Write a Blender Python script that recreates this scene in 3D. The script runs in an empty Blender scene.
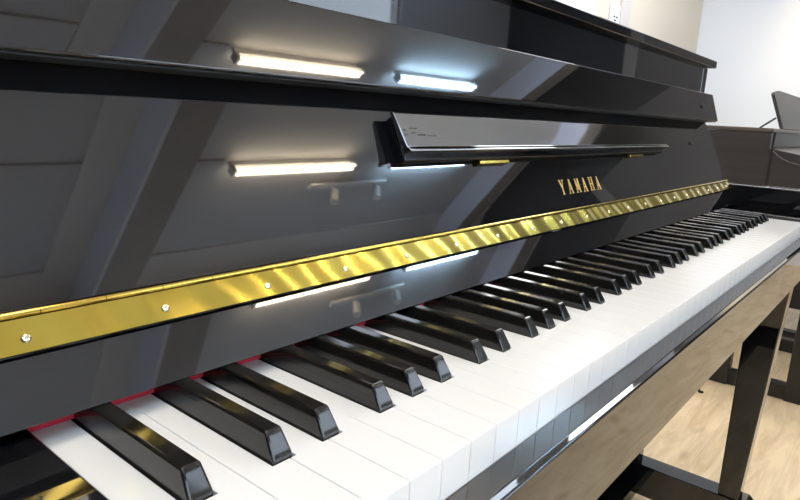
import bpy, bmesh, math, random
from mathutils import Vector, Matrix
random.seed(3)
C = bpy.context.scene.collection
ZF = 0.715                      # key tops stand this high above the floor; everything below is written from the key tops
R = math.radians
# ------------------------------------------------------------------ materials
def mat(name, col=(.5,.5,.5), rough=.5, metal=0., ior=1.5, emit=None, estr=0., alpha=None):
    m = bpy.data.materials.new(name); m.use_nodes = True
    b = m.node_tree.nodes['Principled BSDF']
    b.inputs['Base Color'].default_value = (*col, 1); b.inputs['Roughness'].default_value = rough
    b.inputs['Metallic'].default_value = metal; b.inputs['IOR'].default_value = ior
    if emit: b.inputs['Emission Color'].default_value = (*emit, 1); b.inputs['Emission Strength'].default_value = estr
    return m
def N(m, t, **k):
    n = m.node_tree.nodes.new(t)
    for a, v in k.items(): setattr(n, a, v)
    return n
def noise_tint(m, c1, c2, scale=(1,1,1), nscale=5, detail=4, bump=0., bdist=.001, lo=.3, hi=.7, rough_var=None):
    nt = m.node_tree; b = nt.nodes['Principled BSDF']
    tc = N(m,'ShaderNodeTexCoord'); mp = N(m,'ShaderNodeMapping'); mp.inputs['Scale'].default_value = scale
    no = N(m,'ShaderNodeTexNoise'); no.inputs['Scale'].default_value = nscale; no.inputs['Detail'].default_value = detail
    cr = N(m,'ShaderNodeValToRGB'); cr.color_ramp.elements[0].position = lo; cr.color_ramp.elements[1].position = hi
    cr.color_ramp.elements[0].color = (*c1,1); cr.color_ramp.elements[1].color = (*c2,1)
    L = nt.links.new
    L(tc.outputs['Object'], mp.inputs['Vector']); L(mp.outputs[0], no.inputs['Vector']); L(no.outputs['Fac'], cr.inputs['Fac']); L(cr.outputs[0], b.inputs['Base Color'])
    if bump:
        bp = N(m,'ShaderNodeBump'); bp.inputs['Strength'].default_value = bump; bp.inputs['Distance'].default_value = bdist
        L(no.outputs['Fac'], bp.inputs['Height']); L(bp.outputs[0], b.inputs['Normal'])
    return m
lacquer = noise_tint(mat('black_polished_lacquer', rough=.025, ior=1.78), (.004,.004,.005), (.006,.006,.007), nscale=3)
lac_edge = noise_tint(mat('black_satin_edge', rough=.12, ior=1.5), (.004,.004,.004), (.006,.006,.006), nscale=20)
ivory = noise_tint(mat('white_key_acrylic', rough=.16, ior=1.5), (.84,.80,.745), (.865,.83,.775), nscale=6)
keywood = noise_tint(mat('spruce_key_wood', rough=.6), (.55,.42,.27), (.65,.5,.33), scale=(1,.1,1), nscale=60)
ebony = noise_tint(mat('black_key_resin', rough=.10, ior=1.6), (.008,.007,.006), (.011,.010,.009), nscale=40)
redfelt = noise_tint(mat('red_name_board_felt', rough=.95), (.42,.012,.03), (.6,.03,.06), nscale=900, bump=.4, bdist=.0005)
brass = mat('polished_brass', (.82,.58,.12), .13, 1.)
def wave_bump(m):
    nt = m.node_tree; b = nt.nodes['Principled BSDF']; L = nt.links.new
    tc = N(m,'ShaderNodeTexCoord'); mp = N(m,'ShaderNodeMapping'); mp.inputs['Scale'].default_value = (1,1.3,1.3); mp.inputs['Rotation'].default_value = (0,R(28),0)
    wv = N(m,'ShaderNodeTexWave'); wv.inputs['Scale'].default_value = 8.5; wv.inputs['Distortion'].default_value = 2.6; wv.inputs['Detail'].default_value = 1; wv.inputs['Detail Scale'].default_value = 1.2
    bp = N(m,'ShaderNodeBump'); bp.inputs['Strength'].default_value = 1.; bp.inputs['Distance'].default_value = .0014
    L(tc.outputs['Object'], mp.inputs['Vector']); L(mp.outputs[0], wv.inputs['Vector']); L(wv.outputs['Fac'], bp.inputs['Height']); L(bp.outputs[0], b.inputs['Normal'])
brass_leaf = mat('brass_hinge_leaf', (.62,.47,.085), .22, 1.); wave_bump(brass_leaf)
gold_ink = noise_tint(mat('gold_inlay', rough=.35, metal=.6), (.80,.50,.13), (.92,.66,.25), nscale=200)
steel = noise_tint(mat('screw_steel', rough=.2, metal=1.), (.75,.68,.5), (.85,.8,.65), nscale=50)
rubber = noise_tint(mat('black_rubber', rough=.7), (.008,.008,.008), (.014,.014,.014), nscale=80)
grey_print = noise_tint(mat('grey_print', rough=.5), (.03,.03,.03), (.05,.05,.05), nscale=90)
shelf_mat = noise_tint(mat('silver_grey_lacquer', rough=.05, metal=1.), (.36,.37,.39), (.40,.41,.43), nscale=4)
brown_wood = noise_tint(mat('dark_rosewood_laminate', rough=.42, ior=1.5), (.034,.028,.0275), (.046,.038,.036), scale=(.15,.15,2.5), nscale=14)
brown_top = noise_tint(mat('rosewood_edge', rough=.35), (.07,.056,.05), (.095,.078,.066), scale=(.2,1,1), nscale=20)
bench_black = noise_tint(mat('black_painted_wood', rough=.4), (.009,.008,.007), (.015,.013,.011), nscale=12)
vinyl = noise_tint(mat('black_vinyl', rough=.45), (.012,.012,.012), (.02,.02,.02), nscale=150, bump=.3, bdist=.0005)
ceil_m = noise_tint(mat('ceiling_white_paint', rough=.9), (.62,.62,.63), (.67,.67,.68), nscale=1.5)
beam_m = noise_tint(mat('beam_warm_paint', rough=.9), (.62,.60,.57), (.67,.65,.62), nscale=2)
wallw = noise_tint(mat('wall_white_paint', rough=.9), (.76,.79,.84), (.80,.83,.88), nscale=1.2)
wallb = noise_tint(mat('wall_beige_paint', rough=.9), (.60,.54,.45), (.64,.58,.485), nscale=1.2)
wallf = noise_tint(mat('wall_pale_grey_paint', rough=.9), (.55,.57,.62), (.6,.62,.67), nscale=1.2)
walld = noise_tint(mat('wall_taupe_paint', rough=.9), (.15,.137,.13), (.19,.175,.165), nscale=1.2)
doord = noise_tint(mat('dark_door_paint', rough=.5), (.02,.02,.02), (.03,.03,.03), nscale=3)
wallu = noise_tint(mat('upper_wall_dark_paint', rough=.9), (.06,.056,.05), (.08,.075,.068), nscale=1.2)
trimt = noise_tint(mat('taupe_trim_paint', rough=.7), (.3,.28,.27), (.34,.32,.3), nscale=2)
beam_lit = noise_tint(mat('beam_lit_side_paint', rough=.9), (.80,.81,.93), (.84,.85,.96), nscale=2)  # bluish light on the beam sides, put into the colour
beam_shade = noise_tint(mat('beam_shaded_paint', rough=.9), (.40,.365,.33), (.45,.41,.37), nscale=2)  # same beams, with the darker shaded underside put into the colour
trimw = noise_tint(mat('white_trim_paint', rough=.6), (.78,.76,.74), (.82,.8,.78), nscale=3)
plast = noise_tint(mat('white_plastic', rough=.4), (.85,.86,.86), (.9,.9,.9), nscale=3)
alu = noise_tint(mat('painted_mullion', rough=.4), (.5,.5,.52), (.55,.55,.57), nscale=3)
tube_warm = mat('warm_tube_glow', (1,1,1), .5, emit=(1.,.84,.60), estr=42)
tube_cool = mat('cool_tube_glow', (1,1,1), .5, emit=(.50,.76,1.), estr=100)
fill_glow = mat('fill_panel_glow', (1,1,1), .5, emit=(1.,.92,.82), estr=10.5)  # this and the next three glow on the added fill panels
fill_cool = mat('cool_fill_glow', (1,1,1), .5, emit=(.66,.81,1.), estr=11)
fill_back = mat('back_fill_glow', (1,1,1), .5, emit=(.97,.98,1.), estr=12)
fill_left = mat('soft_cool_fill_glow', (1,1,1), .5, emit=(.72,.84,1.), estr=6)
glassm = mat('window_glass', (1,1,1), 0., ior=1.0); glassm.node_tree.nodes['Principled BSDF'].inputs['Transmission Weight'].default_value = 1
# oak plank floor
floor_m = mat('oak_plank_floor', rough=.38)
def oak(m):
    nt = m.node_tree; b = nt.nodes['Principled BSDF']; L = nt.links.new
    tc = N(m,'ShaderNodeTexCoord')
    br = N(m,'ShaderNodeTexBrick'); br.inputs['Scale'].default_value = 1.; br.inputs['Brick Width'].default_value = 1.3; br.inputs['Row Height'].default_value = .19
    br.inputs['Mortar Size'].default_value = .0016; br.inputs['Mortar Smooth'].default_value = .2; br.offset = .37
    br.inputs['Color1'].default_value = (.80,.60,.36,1); br.inputs['Color2'].default_value = (.86,.67,.42,1); br.inputs['Mortar'].default_value = (.72,.54,.34,1)
    L(tc.outputs['Object'], br.inputs['Vector'])
    mp = N(m,'ShaderNodeMapping'); mp.inputs['Scale'].default_value = (1.2,9,1); L(tc.outputs['Object'], mp.inputs['Vector'])
    no = N(m,'ShaderNodeTexNoise'); no.inputs['Scale'].default_value = 3.2; no.inputs['Detail'].default_value = 8; no.inputs['Roughness'].default_value = .62; no.inputs['Distortion'].default_value = .8
    L(mp.outputs[0], no.inputs['Vector'])
    cr = N(m,'ShaderNodeValToRGB'); cr.color_ramp.elements[0].position = .28; cr.color_ramp.elements[1].position = .62
    cr.color_ramp.elements[0].color = (.62,.52,.42,1); cr.color_ramp.elements[1].color = (1,1,1,1)
    L(no.outputs['Fac'], cr.inputs['Fac'])
    mp2 = N(m,'ShaderNodeMapping'); mp2.inputs['Scale'].default_value = (2.2,6,1); L(tc.outputs['Object'], mp2.inputs['Vector'])
    n2 = N(m,'ShaderNodeTexNoise'); n2.inputs['Scale'].default_value = 2.3; n2.inputs['Detail'].default_value = 2; L(mp2.outputs[0], n2.inputs['Vector'])
    c2 = N(m,'ShaderNodeValToRGB'); c2.color_ramp.elements[0].position = .25; c2.color_ramp.elements[1].position = .36
    c2.color_ramp.elements[0].color = (.55,.42,.33,1); c2.color_ramp.elements[1].color = (1,1,1,1)
    L(n2.outputs['Fac'], c2.inputs['Fac'])
    mx = N(m,'ShaderNodeMix', data_type='RGBA', blend_type='MULTIPLY'); mx.inputs[0].default_value = .8
    L(br.outputs['Color'], mx.inputs[6]); L(cr.outputs[0], mx.inputs[7])
    my = N(m,'ShaderNodeMix', data_type='RGBA', blend_type='MULTIPLY'); my.inputs[0].default_value = .55
    L(mx.outputs[2], my.inputs[6]); L(c2.outputs[0], my.inputs[7])
    L(my.outputs[2], b.inputs['Base Color'])
oak(floor_m)
# ------------------------------------------------------------------ mesh helpers
def box(bm, x0, x1, y0, y1, z0, z1):
    vs = [bm.verts.new((x, y, z)) for z in (z0, z1) for y in (y0, y1) for x in (x0, x1)]
    for f in ((0,2,3,1),(4,5,7,6),(0,1,5,4),(2,6,7,3),(0,4,6,2),(1,3,7,5)): bm.faces.new([vs[i] for i in f])
def prism(bm, pts, x0, x1, axis='x'):
    """closed outline pushed along one axis; pts are (y,z) for x, (x,z) for y, (x,y) for z"""
    def P(a, q): return {'x':(a,q[0],q[1]), 'y':(q[0],a,q[1]), 'z':(q[0],q[1],a)}[axis]
    A = [bm.verts.new(P(x0, q)) for q in pts]; B = [bm.verts.new(P(x1, q)) for q in pts]
    n = len(pts); bm.faces.new(A[::-1]); bm.faces.new(B)
    for i in range(n): bm.faces.new([A[i], A[(i+1)%n], B[(i+1)%n], B[i]])
def cyl(bm, p, q, r, r2=None, n=20):
    p = Vector(p); q = Vector(q); d = q - p
    res = bmesh.ops.create_cone(bm, cap_ends=True, segments=n, radius1=r, radius2=r if r2 is None else r2, depth=d.length)
    M = Matrix.Translation((p+q)/2) @ d.to_track_quat('Z','Y').to_matrix().to_4x4()
    bmesh.ops.transform(bm, matrix=M, verts=res['verts'])
def tube(bm, pts, r, n=10):
    for a, b in zip(pts, pts[1:]): cyl(bm, a, b, r, n=n)
    for p in pts[1:-1]:
        s = bmesh.ops.create_uvsphere(bm, u_segments=n, v_segments=6, radius=r); bmesh.ops.translate(bm, vec=p, verts=s['verts'])
def obj(name, bm, m, parent=None, bevel=0., seg=2, smooth=True):
    o_ = Vector(parent['_o']) if parent is not None else Vector((0,0,0))
    bmesh.ops.translate(bm, vec=-o_, verts=bm.verts)
    bmesh.ops.recalc_face_normals(bm, faces=bm.faces)
    me = bpy.data.meshes.new(name); bm.to_mesh(me); bm.free(); me.materials.append(m)
    o = bpy.data.objects.new(name, me); C.objects.link(o)
    o['_o'] = tuple(o_)
    if parent is not None: o.parent = parent
    if bevel:
        b = o.modifiers.new('bevel','BEVEL'); b.width = bevel; b.segments = seg; b.limit_method = 'ANGLE'; b.angle_limit = R(30); b.harden_normals = False
        if smooth:
            wn = o.modifiers.new('weighted','WEIGHTED_NORMAL'); wn.weight = 100; wn.keep_sharp = True
    if smooth:
        for p in me.polygons: p.use_smooth = True
        me.set_sharp_from_angle(angle=R(38))
    return o
def mk(f, *a, **k):
    bm = bmesh.new(); f(bm, *a, **k); return bm
def thing(name, label, cat, loc, group=None):
    o = bpy.data.objects.new(name, None); C.objects.link(o); o.location = loc; o.empty_display_size = .05
    o['label'] = label; o['category'] = cat; o['_o'] = tuple(loc)
    if group: o['group'] = group
    return o
def struct(name, bm, m, **k):
    o = obj(name, bm, m, **k); o['kind'] = 'structure'; return o

# ------------------------------------------------------------------ main piano
X0, X1 = -.081, 1.303            # inside of the cheeks
E0, E1 = -.133, 1.355            # outside of the case
W = .0235
P = thing('upright_piano', 'glossy black upright piano with open key lid and gold hinge strip, nearest the viewer', 'piano', (.611, .2, -ZF))

# keys
off = {1:.0030, 3:-.0030, 4:.0030, 6:-.0035, 7:0., 8:.0035}
def boff(i): return off[1] if i == 1 else off.get((i-2) % 7 + 2)
def has_black(i):                # black key sitting on white boundary i
    if i <= 0 or i >= 52: return False
    return i == 1 or (i > 1 and ((i-2) % 7 + 2) in (3,4,6,7,8) )
blacks = [i for i in range(1, 52) if has_black(i)]
def bx(i): return i*W + boff(i)
YB, YK = .0495, .185             # where the black keys start; where key tops end (under the name board)
g = .0002
for i in range(52):
    a, b = i*W + g, (i+1)*W - g
    pl = [(a, 0.), (b, 0.)]
    pr = bx(i+1) - .0067 if has_black(i+1) else b
    pr_l = bx(i) + .0067 if has_black(i) else a
    pts = [(a, .0), (b, .0)]
    if has_black(i+1): pts += [(b, YB), (pr, YB)]
    pts += [(pr, YK), (pr_l, YK)]
    if has_black(i): pts += [(pr_l, YB), (a, YB)]
    bm = bmesh.new(); prism(bm, pts, -.0225, 0., 'z')
    k = obj('white_key', bm, ivory, P, bevel=.0004, seg=2)
for i in blacks:
    c = bx(i); bm = bmesh.new()
    hb, ht, h = .0057, .0044, .0122
    low = [(c-hb, .0500, -.010), (c+hb, .0500, -.010), (c+hb, YK, -.010), (c-hb, YK, -.010)]
    mid = [(c-hb, .0505, .0012), (c+hb, .0505, .0012), (c+hb, YK, .0012), (c-hb, YK, .0012)]
    top = [(c-ht, .0575, h), (c+ht, .0575, h), (c+ht, YK, h), (c-ht, YK, h)]
    v = [[bm.verts.new(q) for q in row] for row in (low, mid, top)]
    bm.faces.new(v[0][::-1]); bm.faces.new(v[2])
    for r in range(2):
        for j in range(4): bm.faces.new([v[r][j], v[r][(j+1)%4], v[r+1][(j+1)%4], v[r+1][j]])
    obj('black_key', bm, ebony, P, bevel=.0013, seg=3)
obj('key_frame', mk(box, .001, 1.221, .006, .18, -.05, -.0235), keywood, P)
obj('name_board_felt', mk(box, X0+.001, X1-.001, .1478, .152, .0006, .0032), redfelt, P)['label'] = 'thin red felt strip behind the keys'
# key blocks, key slip, key bed, cheeks
obj('key_block', mk(box, X0, -.0012, -.003, .146, -.03, .0060), lacquer, P, bevel=.0015)
obj('key_block', mk(box, 1.2232, X1, -.003, .146, -.03, .0060), lacquer, P, bevel=.0015)
slip = [(-.0004,-.0222), (-.0004,-.085), (-.0190,-.085), (-.0196,-.0843)] + [(-.0176-.0020*math.cos(R(a)), -.0251+.0020*math.sin(R(a))) for a in range(0, 80, 13)] + [(-.0174,-.0231), (-.0150,-.02262), (-.0148,-.0222)]
obj('key_slip', mk(prism, slip, X0, X1), lacquer, P, bevel=.0002, seg=1)
obj('key_bed', mk(box, E0+.004, E1-.004, 0., .50, -.083, -.051), lac_edge, P)
for a, b in ((E0, X0), (X1, E1)):
    cheek = [(-.024,-.088), (.50,-.088), (.50,.0495), (-.002,.0495), (-.016,.043), (-.024,.028)]
    obj('cheek', mk(prism, cheek, a, b), lacquer, P, bevel=.002, seg=3)
def leg(a, b):
    bm = bmesh.new()
    t = [(a,.010,-.088),(b,.010,-.088),(b,.080,-.088),(a,.080,-.088)]
    q = [(a+.001,.034,-.612),(b-.001,.034,-.612),(b-.001,.0745,-.612),(a+.001,.0745,-.612)]
    T = [bm.verts.new(p) for p in t]; Q = [bm.verts.new(p) for p in q]
    bm.faces.new(T); bm.faces.new(Q[::-1])
    for j in range(4): bm.faces.new([T[j], T[(j+1)%4], Q[(j+1)%4], Q[j]])
    return bm
for a, b in ((E0+.001, X0-.002), (X1+.002, E1-.001)):
    obj('leg', leg(a, b), lacquer, P, bevel=.002)
    toe = obj('toe_block', mk(prism, [(-.005,-.640),(.02,-.6125),(.46,-.6125),(.46,-.688),(.0,-.688)], a-.001, b+.001), lacquer, P, bevel=.002)
    for y in (.05, .42):
        xm = (a+b)/2
        obj('caster', mk(cyl, (xm-.010,y,-ZF+.0135), (xm+.010,y,-ZF+.0135), .0135), brass, toe)
# body of the case
for a, b in ((E0, E0+.030), (E1-.030, E1)):
    obj('side_board', mk(box, a, b, .250, .560, -.6125, -.088), lacquer, P, bevel=.0015)
    obj('side_board', mk(box, a, b, .2352, .560, .0495, .2768), lacquer, P, bevel=.0015)
obj('lower_panel', mk(box, E0+.031, E1-.031, .262, .282, -.600, -.088), lacquer, P)
obj('bottom_board', mk(box, E0+.05, E1-.05, .24, .54, -.688, -.660), lac_edge, P)
obj('upper_panel', mk(box, E0+.031, E1-.031, .2360, .2560, .06, .2768), lacquer, P)
obj('back_frame', mk(box, E0+.03, E1-.03, .53, .556, -.60, .2765), lac_edge, P)
obj('top_lid', mk(box, E0-.006, E1+.006, .2205, .575, .2772, .2918), lacquer, P, bevel=.0025, seg=3)
# key lid (fallboard): slanted name board, hinge, flap with logo and music rest, folding lip
def dirs(t): t = R(t); return Vector((0, math.sin(t), math.cos(t))), Vector((0, -math.cos(t), math.sin(t)))   # up along the face, outward normal
FB = obj('key_lid', mk(prism, [(.1592,.0548),(.2126,.1690),(.2126,.172),(.2255,.165),(.1800,.0500)], X0, X1), lacquer, P, bevel=.0008)
nb = dirs(33.3)
b0 = Vector((0,.1288,.0124)); b1 = b0 + nb[0]*.0305
obj('name_board', mk(prism, [(b0.y,b0.z),(b1.y,b1.z),(b1.y+.016,b1.z-.006),(b0.y+.016,b0.z)], X0, X1), lacquer, FB, bevel=.0006)
r0 = b1 + nb[1]*.0022; r1 = r0 + nb[0]*.0195
obj('hinge_rail', mk(prism, [(r0.y,r0.z),(r1.y,r1.z),(r1.y+.012,r1.z-.004),(r0.y+.012,r0.z-.004)], X0, X1), lac_edge, FB, bevel=.0012)
def slab(t, s0, s1, n0, n1, x0, x1, base):
    u, n = dirs(t); q = [base + u*s + n*w for s, w in ((s0,n0),(s1,n0),(s1,n1),(s0,n1))]
    return mk(prism, [(p.y,p.z) for p in q], x0, x1)
leafH = obj('piano_hinge', slab(33.3, .0012, .0168, -.0004, .0009, X0+.002, X1-.004, r0), brass_leaf, FB)
leafH['label'] = 'long wavy polished brass hinge strip'
bar = r0 + nb[0]*.0188 + nb[1]*.0012
hb_bm = bmesh.new()
x = X0+.002; 
while x < X1-.006:
    x2 = min(x+.030, X1-.004); cyl(hb_bm, (x,bar.y,bar.z), (x2-.0004,bar.y,bar.z), .0016, n=12); x += .030
obj('hinge_barrel', hb_bm, brass, FB)
up = dirs(25.06)
sc_c = r0 + nb[0]*.0075 + nb[1]*.0009
sx = .0024 - .0668
scr = None
while sx < X1-.02:
    if sx > X0+.005:
        bm = bmesh.new(); s = bmesh.ops.create_uvsphere(bm, u_segments=14, v_segments=8, radius=.0023)
        bmesh.ops.scale(bm, vec=(1,1,.55), verts=bm.verts)
        bmesh.ops.transform(bm, matrix=Matrix.Translation((sx, sc_c.y, sc_c.z)) @ nb[1].to_track_quat('Z','Y').to_matrix().to_4x4(), verts=bm.verts)
        obj('screw', bm, steel, FB)
    sx += .0668
# lettering (strokes of the inlaid name), laid on the flap face
fbase = Vector((0,.1600,.0565))
def letter_strokes():
    t = .0026                     # thick stem
    s = .0012                     # thin stroke
    w, h = .0125, .0175
    def bar(x0,z0,x1,z1,a): return [(x0-a/2,z0),(x0+a/2,z0),(x1+a/2,z1),(x1-a/2,z1)]
    def serif(x,z): return [(x-.0024,z-.0004),(x+.0024,z-.0004),(x+.0024,z+.0004),(x-.0024,z+.0004)]
    A = [bar(.002,0,w/2,h,s), bar(w-.0025,0,w/2,h,t), bar(.0035,.0058,.0092,.0058,0), [(.0038,.0052),(.0092,.0052),(.0088,.0064),(.0042,.0064)], serif(.002,.0004), serif(w-.0025,.0004)]
    A = [q for q in A if len(set(q)) == 4]
    Y = [bar(w/2,0,w/2,.0085,t), bar(w/2-.0004,.0075,.0022,h,t), bar(w/2+.0004,.0075,w-.0022,h,s), serif(w/2,.0004), serif(.0024,h-.0004), serif(w-.0024,h-.0004)]
    M_ = [bar(.0022,0,.0026,h,s), bar(.0030,h,.0066,.003,t), bar(w-.0034,h,.0066,.003,s), bar(w-.0018,0,w-.0024,h,t), serif(.0022,.0004), serif(w-.0018,.0004)]
    H = [bar(.0026,0,.0026,h,t), bar(w-.0026,0,w-.0026,h,t), [(.0026,.0080),(w-.0026,.0080),(w-.0026,.0094),(.0026,.0094)], serif(.0026,.0004), serif(w-.0026,.0004), serif(.0026,h-.0004), serif(w-.0026,h-.0004)]
    return {'Y':Y,'A':A,'M':M_,'H':H}
LS = letter_strokes(); bm = bmesh.new(); cx = .5730; step = .0204
u, n = up
k = 0
for ch in 'YAMAHA':
    for q in LS[ch]:
        th = .0003 + .00006*(k % 4); k += 1
        lo_ = [bm.verts.new(Vector((cx+a,0,0)) + fbase + u*(.0158+b) - n*.0002) for a, b in q]
        hi_ = [bm.verts.new(Vector((cx+a,0,0)) + fbase + u*(.0158+b) + n*th) for a, b in q]
        bm.faces.new(lo_[::-1]); bm.faces.new(hi_)
        for j in range(4): bm.faces.new([lo_[j], lo_[(j+1)%4], hi_[(j+1)%4], hi_[j]])
    cx += step
obj('maker_lettering', bm, gold_ink, FB, smooth=False)['label'] = 'gold capital letters inlaid on the open key lid'
# folding lip on top of the flap
lip_face = [(.1888,.1715),(.2052,.2205),(.2064,.2220),(.2082,.2218),(.2200,.2150),(.2215,.2130),(.2140,.1700),(.2100,.1695),(.1915,.1695),(.1895,.1702)]
obj('lid_lip', mk(prism, lip_face, X0, X1), lacquer, FB, bevel=.0006)
obj('lip_dark_strip', mk(prism, [(.1915,.1697),(.1915,.1688),(.2118,.1670),(.2130,.1690)], X0+.0005, X1-.0005), rubber, FB)  # dark strip added to blacken the lip underside and stop reflections
# rubber buttons near the right end
for (px, base, d) in ((1.2059, Vector((0,.1972,.1958)), dirs(18.5)), (1.149, Vector((0,.1931,.1271)), dirs(25.06))):
    p = Vector((px, base.y, base.z)); bm = mk(cyl, p - d[1]*.001, p + d[1]*.0035, .0042, .0036)
    obj('rubber_button', bm, rubber, FB, bevel=.0006)
# music rest on the flap
mb = fbase
MR = obj('music_rest', slab(25.06, .0590, .0985, .0005, .0085, .299, .948, mb), lac_edge, FB, bevel=.0025, seg=3)
def rest_plate():
    u, n = up; pts = [(.0640,.0087)]
    pts += [(.0640,.0180),(.0646,.0192),(.0656,.0192),(.0690,.0164)]
    pts += [(.0985,.0126),(.1005,.0112),(.1012,.0098),(.1010,.0087)]
    q = [mb + u*s + n*w for s, w in pts]; return mk(prism, [(p.y,p.z) for p in q], .297, .950)
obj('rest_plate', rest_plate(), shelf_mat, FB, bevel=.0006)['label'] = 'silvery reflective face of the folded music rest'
for hx in (.442, .838):
    obj('rest_hinge', slab(25.06, .0555, .0588, .0004, .0050, hx-.027, hx+.027, mb), brass, MR, bevel=.0006)
bm = bmesh.new(); fu, fn = dirs(25.06)
def dash(x, s, w, h):
    q = [mb + fu*a + fn*.0206 for a in (s, s+h)]
    o0 = mb + fu*s; prism(bm, [(p.y, p.z) for p in (mb+fu*s+fn*(.0205-.0043*(s-.0658)/.0327-.0045), mb+fu*s+fn*(.0170-.0043*(s-.0658)/.0327), mb+fu*(s+h)+fn*(.0170-.0043*(s-.0658)/.0327), mb+fu*(s+h)+fn*(.0205-.0043*(s-.0658)/.0327-.0045))], x, x+w)
for (x, s, w, h) in ((.300,.0830,.003,.0012),(.300,.0790,.003,.0012),(.309,.0850,.010,.0008),(.309,.0810,.006,.0008),(.317,.0790,.010,.0010),(.330,.0785,.012,.0008)): dash(x, s, w, h)
obj('printed_mark', bm, grey_print, FB, smooth=False)
# small hook under the key slip
bm = bmesh.new(); hx, hy, hz = .535, -.012, -.085
tube(bm, [(hx,hy,hz+.002),(hx,hy,hz-.007),(hx-.0035,hy-.0035,hz-.0105),(hx-.008,hy-.007,hz-.0085)], .0013)
obj('hook', bm, rubber, P)

# ------------------------------------------------------------------ bench behind the leg
B = thing('piano_bench', 'black wooden piano bench with floor rails, seen past the front leg of the black piano', 'bench', (2.55, .17, -ZF))
bx0, bx1, by0, by1 = 2.25, 2.85, .030, .322
obj('seat_box', mk(box, bx0, bx1, by0, by1, -.400, -.275), bench_black, B, bevel=.004)
obj('seat_cushion', mk(box, bx0+.004, bx1-.004, by0+.004, by1-.004, -.275, -.235), vinyl, B, bevel=.012, seg=3)
for xa in (bx0, bx1-.05):
    for ya in (by0, by1-.068):
        obj('leg', mk(box, xa, xa+.05, ya, ya+(.05 if ya == by0 else .068), -ZF, -.400), bench_black, B, bevel=.003)
    obj('floor_rail', mk(box, xa+.006, xa+.046, by0+.05, by1-.068, -ZF+.001, -.662), bench_black, B, bevel=.002)

# ------------------------------------------------------------------ brown digital piano
dx0, dx1 = 2.95, 4.30
D = thing('digital_piano', 'dark brown console digital piano with raised music desk against the white wall', 'piano', (3.6, .5, -ZF))
prof = [(.365,.157),(.365,.098),(.352,.080),(.33,.060),(.31,.048),(.285,.038),(.255,.031),(.20,.027),(.10,.024),(.0,.02),(-.012,.0),(-.012,-.10),(.365,-.10),(.365,-ZF),(.66,-ZF),(.66,.157)]
for a in (dx0, dx1-.03): obj('side_panel', mk(prism, prof, a, a+.03), brown_wood, D, bevel=.002)
rim = obj('top_board', mk(box, dx0-.006, dx1+.006, .358, .67, .158, .1745), brown_top, D, bevel=.003)
obj('edge_strip', mk(box, dx0-.003, dx0+.004, .349, .357, -.10, .1575), bench_black, D)
obj('front_panel', mk(box, dx0+.031, dx1-.031, .385, .405, .085, .157), brown_wood, D)
obj('back_panel', mk(box, dx0+.031, dx1-.031, .62, .64, -.55, .157), brown_wood, D)
def cover():
    pts = [(.384,.092),(.34,.088),(.25,.072),(.12,.045),(.03,.024),(.0,.010),(.0,-.01),(.384,-.01)]
    return mk(prism, pts, dx0+.031, dx1-.031)
obj('key_cover', cover(), brown_wood, D, bevel=.002)
obj('key_bed', mk(box, dx0+.031, dx1-.031, -.008, .60, -.095, -.012), brown_wood, D)
cp = obj('cheek_edge', mk(prism, [(.352,.084),(.33,.064),(.31,.052),(.285,.042),(.255,.035),(.20,.031),(.10,.028),(.0,.024),(.0,.020),(.10,.024),(.20,.027),(.255,.031),(.285,.038),(.31,.048),(.33,.060),(.352,.080)], dx0-.003, dx0+.031), brown_top, D)
for xa in (dx0, dx1-.05): obj('front_leg', mk(box, xa, xa+.05, .0, .05, -ZF, -.10), brown_wood, D, bevel=.002)
for xa in (dx0, dx1-.05): obj('foot', mk(box, xa, xa+.05, .05, .365, -ZF, -ZF+.05), brown_wood, D, bevel=.002)
ped = obj('pedal_box', mk(box, 3.42, 3.82, .50, .62, -.64, -.55), brown_wood, D, bevel=.003)
for px in (3.52, 3.62, 3.72):
    bm = mk(prism, [(.50,-.600),(.50,-.606),(.41,-.618),(.385,-.617),(.385,-.611),(.41,-.610)], px-.014, px+.014)
    obj('pedal', bm, brass, ped, bevel=.002)
# music desk: rounded board leaning back on its strut
def desk():
    u = Vector((0, .36, .93)).normalized(); nn = Vector((0,-u.z,u.y)); bm = bmesh.new()
    xa, xb, h = dx0+.20, dx1-.03, .185; r = .36
    out = [(xa,0),(xb,0)]
    for i in range(9):
        a = i/8*math.pi/2; out.append((xb-.26+.26*math.cos(a), h-.055+.055*math.sin(a)))
    for i in range(13):
        a = math.pi/2 + i/12*math.pi/2; out.append((xa+.24+.24*math.cos(a), h-.026+.026*math.sin(a)))
    base = Vector((0,.356,.1755))
    L1 = [bm.verts.new(base + Vector((x,0,0)) + u*s) for x, s in out]; L2 = [bm.verts.new(base + Vector((x,0,0)) + u*s - nn*.014) for x, s in out]
    bm.faces.new(L1); bm.faces.new(L2[::-1]); m_ = len(out)
    for i in range(m_): bm.faces.new([L1[i], L2[i], L2[(i+1)%m_], L1[(i+1)%m_]])
    return bm
obj('music_desk', desk(), brown_wood, D, bevel=.002)
obj('desk_strut', mk(cyl, (dx0+.205,.392,.222), (dx0+.205,.450,.175), .004), bench_black, D)

# ------------------------------------------------------------------ room
XL, XR, YF, YBk, ZC = -2.6, 4.88, -2.35, 1.25, 1.678
struct('floor', mk(box, XL-.2, XR+.2, YF-.2, YBk+.2, -ZF-.05, -ZF), floor_m, smooth=False)
struct('ceiling', mk(box, XL-.2, XR+.2, YF-.2, YBk+.2, ZC, ZC+.06), ceil_m, smooth=False)
struct('wall_back', mk(box, XL, XR, YBk, YBk+.1, -ZF, ZC), wallb, smooth=False)
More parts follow.
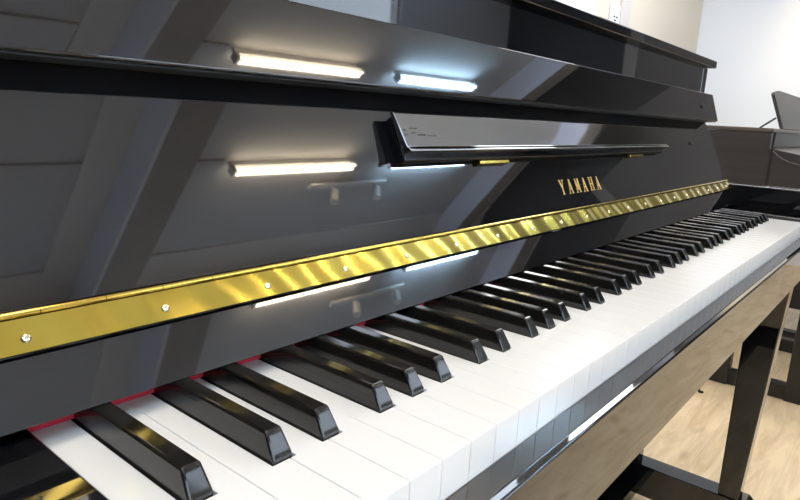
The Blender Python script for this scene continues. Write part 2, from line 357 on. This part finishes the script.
# right wall: white painted bay next to the beige wall, taupe beyond, with a dark door opening near the front corner
struct('wall_right', mk(box, XR, XR+.1, -.15, YBk, -ZF, ZC), wallw, smooth=False)
struct('wall_right_taupe', mk(box, XR, XR+.1, -1.22, -.15, -ZF, 1.12), walld, smooth=False)
struct('wall_right_upper', mk(box, XR, XR+.1, YF-.1, -.15, 1.12, ZC), wallu, smooth=False)
struct('door_1', mk(box, XR+.02, XR+.08, YF-.1, -1.20, -ZF, 1.12), doord, smooth=False)
struct('trim_1', mk(box, XR-.02, XR, -1.29, -1.19, -ZF, 1.10), trimt, smooth=False)
# front wall with two shop windows
wz0, wz1 = .10, 1.30
bm = bmesh.new()
box(bm, XL-.1, XR+.1, YF-.1, YF, wz1, ZC); box(bm, XL-.1, XR+.1, YF-.1, YF, -ZF, wz0)
for a, b in ((XL-.1, -1.9), (.75, 1.25), (3.45, XR+.1)): box(bm, a, b, YF-.1, YF, wz0, wz1)
struct('wall_front', bm, wallf, smooth=False)
def window(name, ax, fixed, a0, a1, z0, z1, n):
    bm = bmesh.new(); t = .05
    def bb(p0, p1, q0, q1):
        if ax == 'x': box(bm, p0, p1, fixed-.08, fixed-.02, q0, q1)
        else: box(bm, fixed-.08, fixed-.02, p0, p1, q0, q1)
    bb(a0, a1, z0, z0+t); bb(a0, a1, z1-t, z1)
    for i in range(n+1):
        c = a0 + (a1-a0)*i/n; bb(max(a0, c-t/2), min(a1, c+t/2), z0, z1)
    f = struct(name, bm, alu, smooth=False)
    bm = bmesh.new()
    if ax == 'x': box(bm, a0, a1, fixed-.055, fixed-.049, z0, z1)
    else: box(bm, fixed-.055, fixed-.049, a0, a1, z0, z1)
    p = obj('window_pane', bm, glassm, f, smooth=False)
window('window_1', 'x', YF, -1.9, .75, wz0, wz1, 3)
window('window_2', 'x', YF, 1.25, 3.45, wz0, wz1, 1)
struct('wall_left', mk(box, XL-.1, XL, YF, YBk+.1, -ZF, ZC), doord, smooth=False)
# beams, cornice and ceiling mouldings
struct('trim_3', mk(box, 1.196, 1.385, YF, YBk, 1.485, ZC), beam_shade, smooth=False)
struct('trim_4', mk(box, 4.166, 4.36, YF, YBk, 1.50, ZC), beam_shade, smooth=False)
struct('trim_12', mk(box, 4.15, 4.166, YF, YBk, 1.501, ZC), beam_lit, smooth=False)  # thin sheet carrying the painted lit tone of the beam side
bm = bmesh.new(); prism(bm, [(YF,1.60),(YF+.03,1.60),(YF+.06,1.635),(YF+.14,1.65),(YF+.17,1.665),(YF+.26,1.668),(YF+.26,ZC),(YF,ZC)], XL, XR)
struct('trim_5', bm, trimw)
bm = bmesh.new(); prism(bm, [(1.04,1.668),(1.08,1.668),(1.10,1.658),(1.14,1.655),(1.1795,1.64),(1.1795,ZC),(1.04,ZC)], YF, YBk, 'y')
struct('trim_6', bm, trimw)
struct('trim_11', mk(box, 1.180, 1.196, YF, YBk, 1.486, ZC), beam_lit, smooth=False)  # sheet over the beam side, painted as if lit
struct('trim_7', mk(box, .55, 1.04, -1.416, -1.402, 1.668, ZC), beam_m, smooth=False)
struct('trim_8', mk(box, 1.385, 1.70, -1.416, -1.402, 1.668, ZC), beam_m, smooth=False)
struct('baseboard_back', mk(box, XL, XR, YBk-.015, YBk, -ZF, -ZF+.09), trimw, smooth=False)
struct('baseboard_right', mk(box, XR-.015, XR, -1.19, YBk-.015, -ZF, -ZF+.09), trimw, smooth=False)
# door frame on the back wall seen over the lid
struct('trim_9', mk(box, 2.60, 3.06, YBk-.012, YBk, -ZF, 1.35), trimw, smooth=False)
struct('trim_10', mk(box, 3.375, 3.51, YBk-.012, YBk, -ZF, 1.35), noise_tint(mat('mauve_grey_trim', rough=.7), (.5,.46,.45), (.54,.5,.49), nscale=3), smooth=False)
S = thing('wall_switch', 'tall white switch plate on the beige wall above the piano lid', 'switch', (3.30, YBk, .66))
obj('plate', mk(box, 3.24, 3.365, YBk-.014, YBk, .62, .772), plast, S, bevel=.006)
for i, (qx, qz) in enumerate(((3.275,.702),(3.31,.702),(3.29,.685))): obj('button', mk(box, qx, qx+.018, YBk-.018, YBk-.0135, qz, qz+.009), grey_print, S, bevel=.001)
# ------------------------------------------------------------------ lamps and added fill panels
def tube_light(x0, x1, y, z, m, label, grp='twin tube ceiling lights'):
    t = thing('fluorescent_light', label, 'ceiling light', ((x0+x1)/2, y, z+.06), grp)
    obj('housing', mk(box, x0, x1, y-.010, y+.010, z+.034, ZC-.0002), trimw, t, bevel=.004)
    for e in (x0-.012, x1-.010):
        obj('end_cap', mk(box, e, e+.022, y-.021, y+.021, z-.009, z+.034), alu, t, bevel=.003)
    for dy in (-.016, .016):
        obj('lamp_tube', mk(cyl, (x0+.010, y+dy, z), (x1-.010, y+dy, z), .0065), m, t)
    return t
tube_light(1.728, 2.558, -1.424, 1.610, tube_warm, 'warm white twin tube light on the ceiling, reflected left on the piano lid')
tube_light(2.886, 3.705, -1.427, 1.610, tube_cool, 'cool bluish twin tube light on the ceiling, reflected beside the music rest')
T = thing('track_light', 'white track with two small spotlights, reflected under the music rest', 'ceiling light', (2.7, -1.62, ZC))
obj('track', mk(box, 2.36, 3.02, -1.635, -1.605, 1.645, 1.665), trimw, T, bevel=.002)
for hx in (2.40, 2.98): obj('hanger', mk(cyl, (hx,-1.62,1.665), (hx,-1.62,ZC-.0002), .008), trimw, T)
for hx in (2.53, 2.90):
    sh = obj('spot_head', mk(cyl, (hx-.055,-1.63,1.535), (hx,-1.62,1.610), .024), trimw, T)
    obj('spot_neck', mk(cyl, (hx,-1.62,1.600), (hx,-1.62,1.645), .006), trimw, sh)
def fill_panel_light(x, y, label, s=.30, m=fill_glow):  # unseen fill panel added to brighten the room, clear of the lid reflections
    t = thing('fill_panel', label, 'ceiling light', (x, y, ZC))
    obj('frame', mk(box, x-s-.02, x+s+.02, y-s-.02, y+s+.02, ZC-.020, ZC-.0002), trimw, t, bevel=.003)
    obj('diffuser', mk(box, x-s, x+s, y-s, y+s, ZC-.024, ZC-.0205), m, t)
fill_panel_light(3.25, .45, 'added square white fill panel over the brown digital piano', .45, fill_back)
fill_panel_light(1.95, .50, 'added cool square fill panel behind the black piano', .30, fill_left)
fill_panel_light(.3, -.05, 'added square white fill panel straight above the keyboard')
fill_panel_light(-1.1, -1.1, 'added square white fill panel left of the keyboard', .45, fill_cool)
def light(name, kind, loc, energy, col, **k):
    l = bpy.data.lights.new(name, kind); l.energy = energy; l.color = col
    for a, v in k.items(): setattr(l, a, v)
    o = bpy.data.objects.new(name, l); C.objects.link(o); o.location = loc; return o
sp = light('warm_wall_spot', 'SPOT', (4.5, .28, 1.60), 34, (1.,.74,.34), spot_size=R(75), spot_blend=.9, shadow_soft_size=.03)
sp.rotation_euler = (Vector((4.88,.30,.75)) - Vector((4.5,.28,1.60))).to_track_quat('-Z','Y').to_euler()
for a, b in ((-1.9, .75), (1.25, 3.45)):
    o = light('window_portal', 'AREA', ((a+b)/2, YF-.12, (wz0+wz1)/2), 1, (1,1,1), shape='RECTANGLE', size=b-a, size_y=wz1-wz0); o.rotation_euler = (R(90),0,0); o.data.cycles.is_portal = True
# ------------------------------------------------------------------ world, camera
w = bpy.data.worlds.new('day'); bpy.context.scene.world = w; w.use_nodes = True
bg = w.node_tree.nodes['Background']; bg.inputs['Color'].default_value = (.72,.84,1.,1); bg.inputs['Strength'].default_value = 4.
cam = bpy.data.cameras.new('camera'); co = bpy.data.objects.new('camera', cam); C.objects.link(co); bpy.context.scene.camera = co
cam.sensor_width = 36; cam.lens = 631.94/800*36; cam.clip_start = .01
r_, d_, f_ = (.6359,-.7699,.0536), (-.1293,-.1748,-.9761), (.7608,.6138,-.2107)
M = Matrix(((r_[0],-d_[0],-f_[0],-.0995),(r_[1],-d_[1],-f_[1],-.1436),(r_[2],-d_[2],-f_[2],.1512),(0,0,0,1)))
co.matrix_world = M
# stand the whole scene on floor level zero
bpy.context.view_layer.update()
for o in list(C.objects):
    if o.parent is None: o.location.z += ZF
    if '_o' in o: del o['_o']
sc = bpy.context.scene
sc.view_settings.view_transform = 'Standard'; sc.view_settings.look = 'None'; sc.view_settings.gamma = 1; sc.view_settings.use_curve_mapping = False
sc.view_settings.exposure = .2
